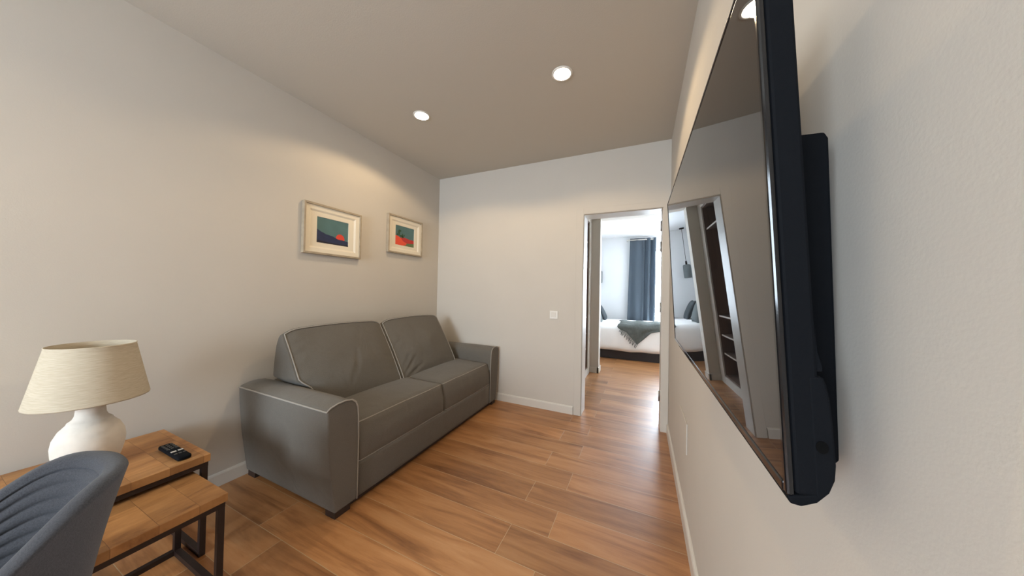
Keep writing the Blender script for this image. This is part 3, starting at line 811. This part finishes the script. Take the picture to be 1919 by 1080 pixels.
def pillow(x, y, z, s, th, rz, lean, m_, label):
    bm = bmnew()
    def f(u, v, w):
        e = (1-abs(u)**3)**.5*(1-abs(w)**3)**.5 if abs(u) < 1 and abs(w) < 1 else 0
        a, c = u*s/2*(1-.06*(1-w*w)*0), w*s/2
        a *= 1-.07*(1-abs(w))*abs(u); c *= 1-.07*(1-abs(u))*abs(w)
        return Vector((v*th/2*(.06+.94*e), a, c))
    softbox(bm, f, (18, 6, 18))
    for q in bm.verts: q.co = Vector((q.co.x, q.co.y, q.co.z))
    R_ = Matrix.Translation((x, y, z)) @ Matrix.Rotation(rz, 4, 'Z') @ Matrix.Rotation(lean, 4, 'Y')
    for q in bm.verts: q.co = R_ @ q.co
    return tag(obj('pillow', bm, m_, smooth=True), label, 'pillow', 'pillows at the head of the bed')
pillow(-.850, 6.98, .838, .43, .13, 0.04, -.48, M['pillow_dark'], 'dark slate pillow leaning at the far side of the bed')
pillow(-.862, 6.20, .850, .43, .15, -.04, -.36, M['pillow_light'], 'lighter grey green pillow leaning at the near side of the bed')

# throw: folded strip lying on the bed with one corner hanging over the near side
bm = bmnew()
NX_, NY_ = 44, 30
def thr(i, j):
    a = i/NX_; b2 = j/NY_                                   # a along x, b from the bed top (0) to the hanging end (1)
    x0, x1 = -.43+.06*math.sin(b2*6), .42
    x = x0+(x1-x0)*a
    tip = -.076
    if b2 < .5:
        y = BY0+.62-(.62+.012)*(b2/.5)**.9; t = 0
        z = BZ+.034+.016*math.sin(b2*26+a*2)+.010*math.sin(a*17)
        if y < BY0+.07: z -= (BY0+.07-y)**2*5
        return Vector((x, y-.006, z))
    t = (b2-.5)/.5
    # hanging triangle between x=-.30 and .20 narrowing to the tip
    l0, l1 = -.33, .24
    xx = l0+(l1-l0)*a; xx = xx+(tip-xx)*t*.98
    tx = x+(xx-x)*min(1, t*4)
    z = BZ-.022-.30*t
    y = BY0-.024-.012*math.sin(a*13+t*3)*(1-t)
    return Vector((tx, y, z))
g = [[bm.verts.new(thr(i, j)) for j in range(NY_+1)] for i in range(NX_+1)]
for i in range(NX_):
    for j in range(NY_):
        f = bm.faces.new((g[i][j], g[i+1][j], g[i+1][j+1], g[i][j+1])); f.smooth = True
th_ = obj('throw_blanket', bm, M['throw'])
sm = th_.modifiers.new('thick', 'SOLIDIFY'); sm.thickness = .012; sm.offset = 1
tag(th_, 'grey green throw blanket with a fringed corner hanging over the bed', 'blanket')
bm = bmnew()
for k in range(22):
    t = k/21; x = -.36+(.30)*t; z = BZ-.03-.30*t*.98
    if t > .02:
        dx = random.uniform(-.03, .01); tube(bm, [(x, BY0-.034, z+.01), (x-.02+dx*.4, BY0-.036, z-.035), (x-.025+dx, BY0-.034, z-random.uniform(.06, .10))], .004, 5)
fr_ = obj('fringe', bm, M['throw'], th_)

# curtain with folds on a white rod
bm = bmnew(); K, ZN = 120, 24
def cur(i, j):
    a = i/K; b2 = j/ZN
    z = .02+(2.585-.02)*b2
    sp = 1-.07*b2
    x = -.335+.60*a*1.0+ (a-.5)*(-.055)*b2+.03*b2
    # a broad flat panel on the left, then two deep folds towards the window
    e = max(0, min(1, (a-.50)/.12)); e = e*e*(3-2*e)
    y = 7.455 + (1-e)*.010*math.sin(a*2*PI*2.6) + e*.040*math.sin((a-.56)*2*PI*4.2) + .004*math.sin(b2*5+a*9)
    x += e*.010*math.sin((a-.5)*2*PI*4.2+1)
    return Vector((x, y, z))
g = [[bm.verts.new(cur(i, j)) for j in range(ZN+1)] for i in range(K+1)]
for i in range(K):
    for j in range(ZN):
        f = bm.faces.new((g[i][j], g[i+1][j], g[i+1][j+1], g[i][j+1])); f.smooth = True
cu = obj('curtain', bm, M['curtain'])
cu.modifiers.new('thick', 'SOLIDIFY').thickness = .003
tag(cu, 'slate blue full length curtain beside the bedroom window', 'curtain')
bm = bmnew(); tube(bm, [(-.36, 7.455, 2.552), (1.9, 7.455, 2.552)], .0125, 12)
rod = thing('curtain_rod', 'slim white curtain rod above the bedroom window', 'curtain rod', (.6, 7.455, 2.552))
obj('pole', bm, M['trim'], rod, smooth=False)
for x in (-.345, 1.88):
    bm = bmnew(); box(bm, x-.008, x+.008, 7.44, BED_WALL_Y-.001, 2.535, 2.565); obj('bracket', bm, M['trim'], rod)

# pendant lamp by the bed
px_, py_ = -.975, 7.40
pd = thing('pendant_lamp', 'grey cylindrical pendant lamp hanging beside the bed', 'lamp', (px_, py_, BED_CZ))
bm = bmnew(); lathe(bm, [(.0005, BED_CZ-.026), (.045, BED_CZ-.024), (.05, BED_CZ-.018), (.05, BED_CZ)], 24, (px_, py_)); obj('canopy', bm, M['cord'], pd)
bm = bmnew(); tube(bm, [(px_, py_, BED_CZ-.02), (px_, py_, 1.87)], .0045, 8); obj('cable', bm, M['cord'], pd)
bm = bmnew(); lathe(bm, [(.0005, 1.90), (.018, 1.90), (.02, 1.84), (.02, 1.815)], 16, (px_, py_)); obj('socket', bm, M['cord'], pd)
bm = bmnew(); lathe(bm, [(.012, 1.822), (.055, 1.820), (.072, 1.806), (.076, 1.790), (.077, 1.535), (.072, 1.522), (.066, 1.522), (.070, 1.535), (.070, 1.79), (.05, 1.812)], 32, (px_, py_)); obj('pendant_shade', bm, M['pendant'], pd)
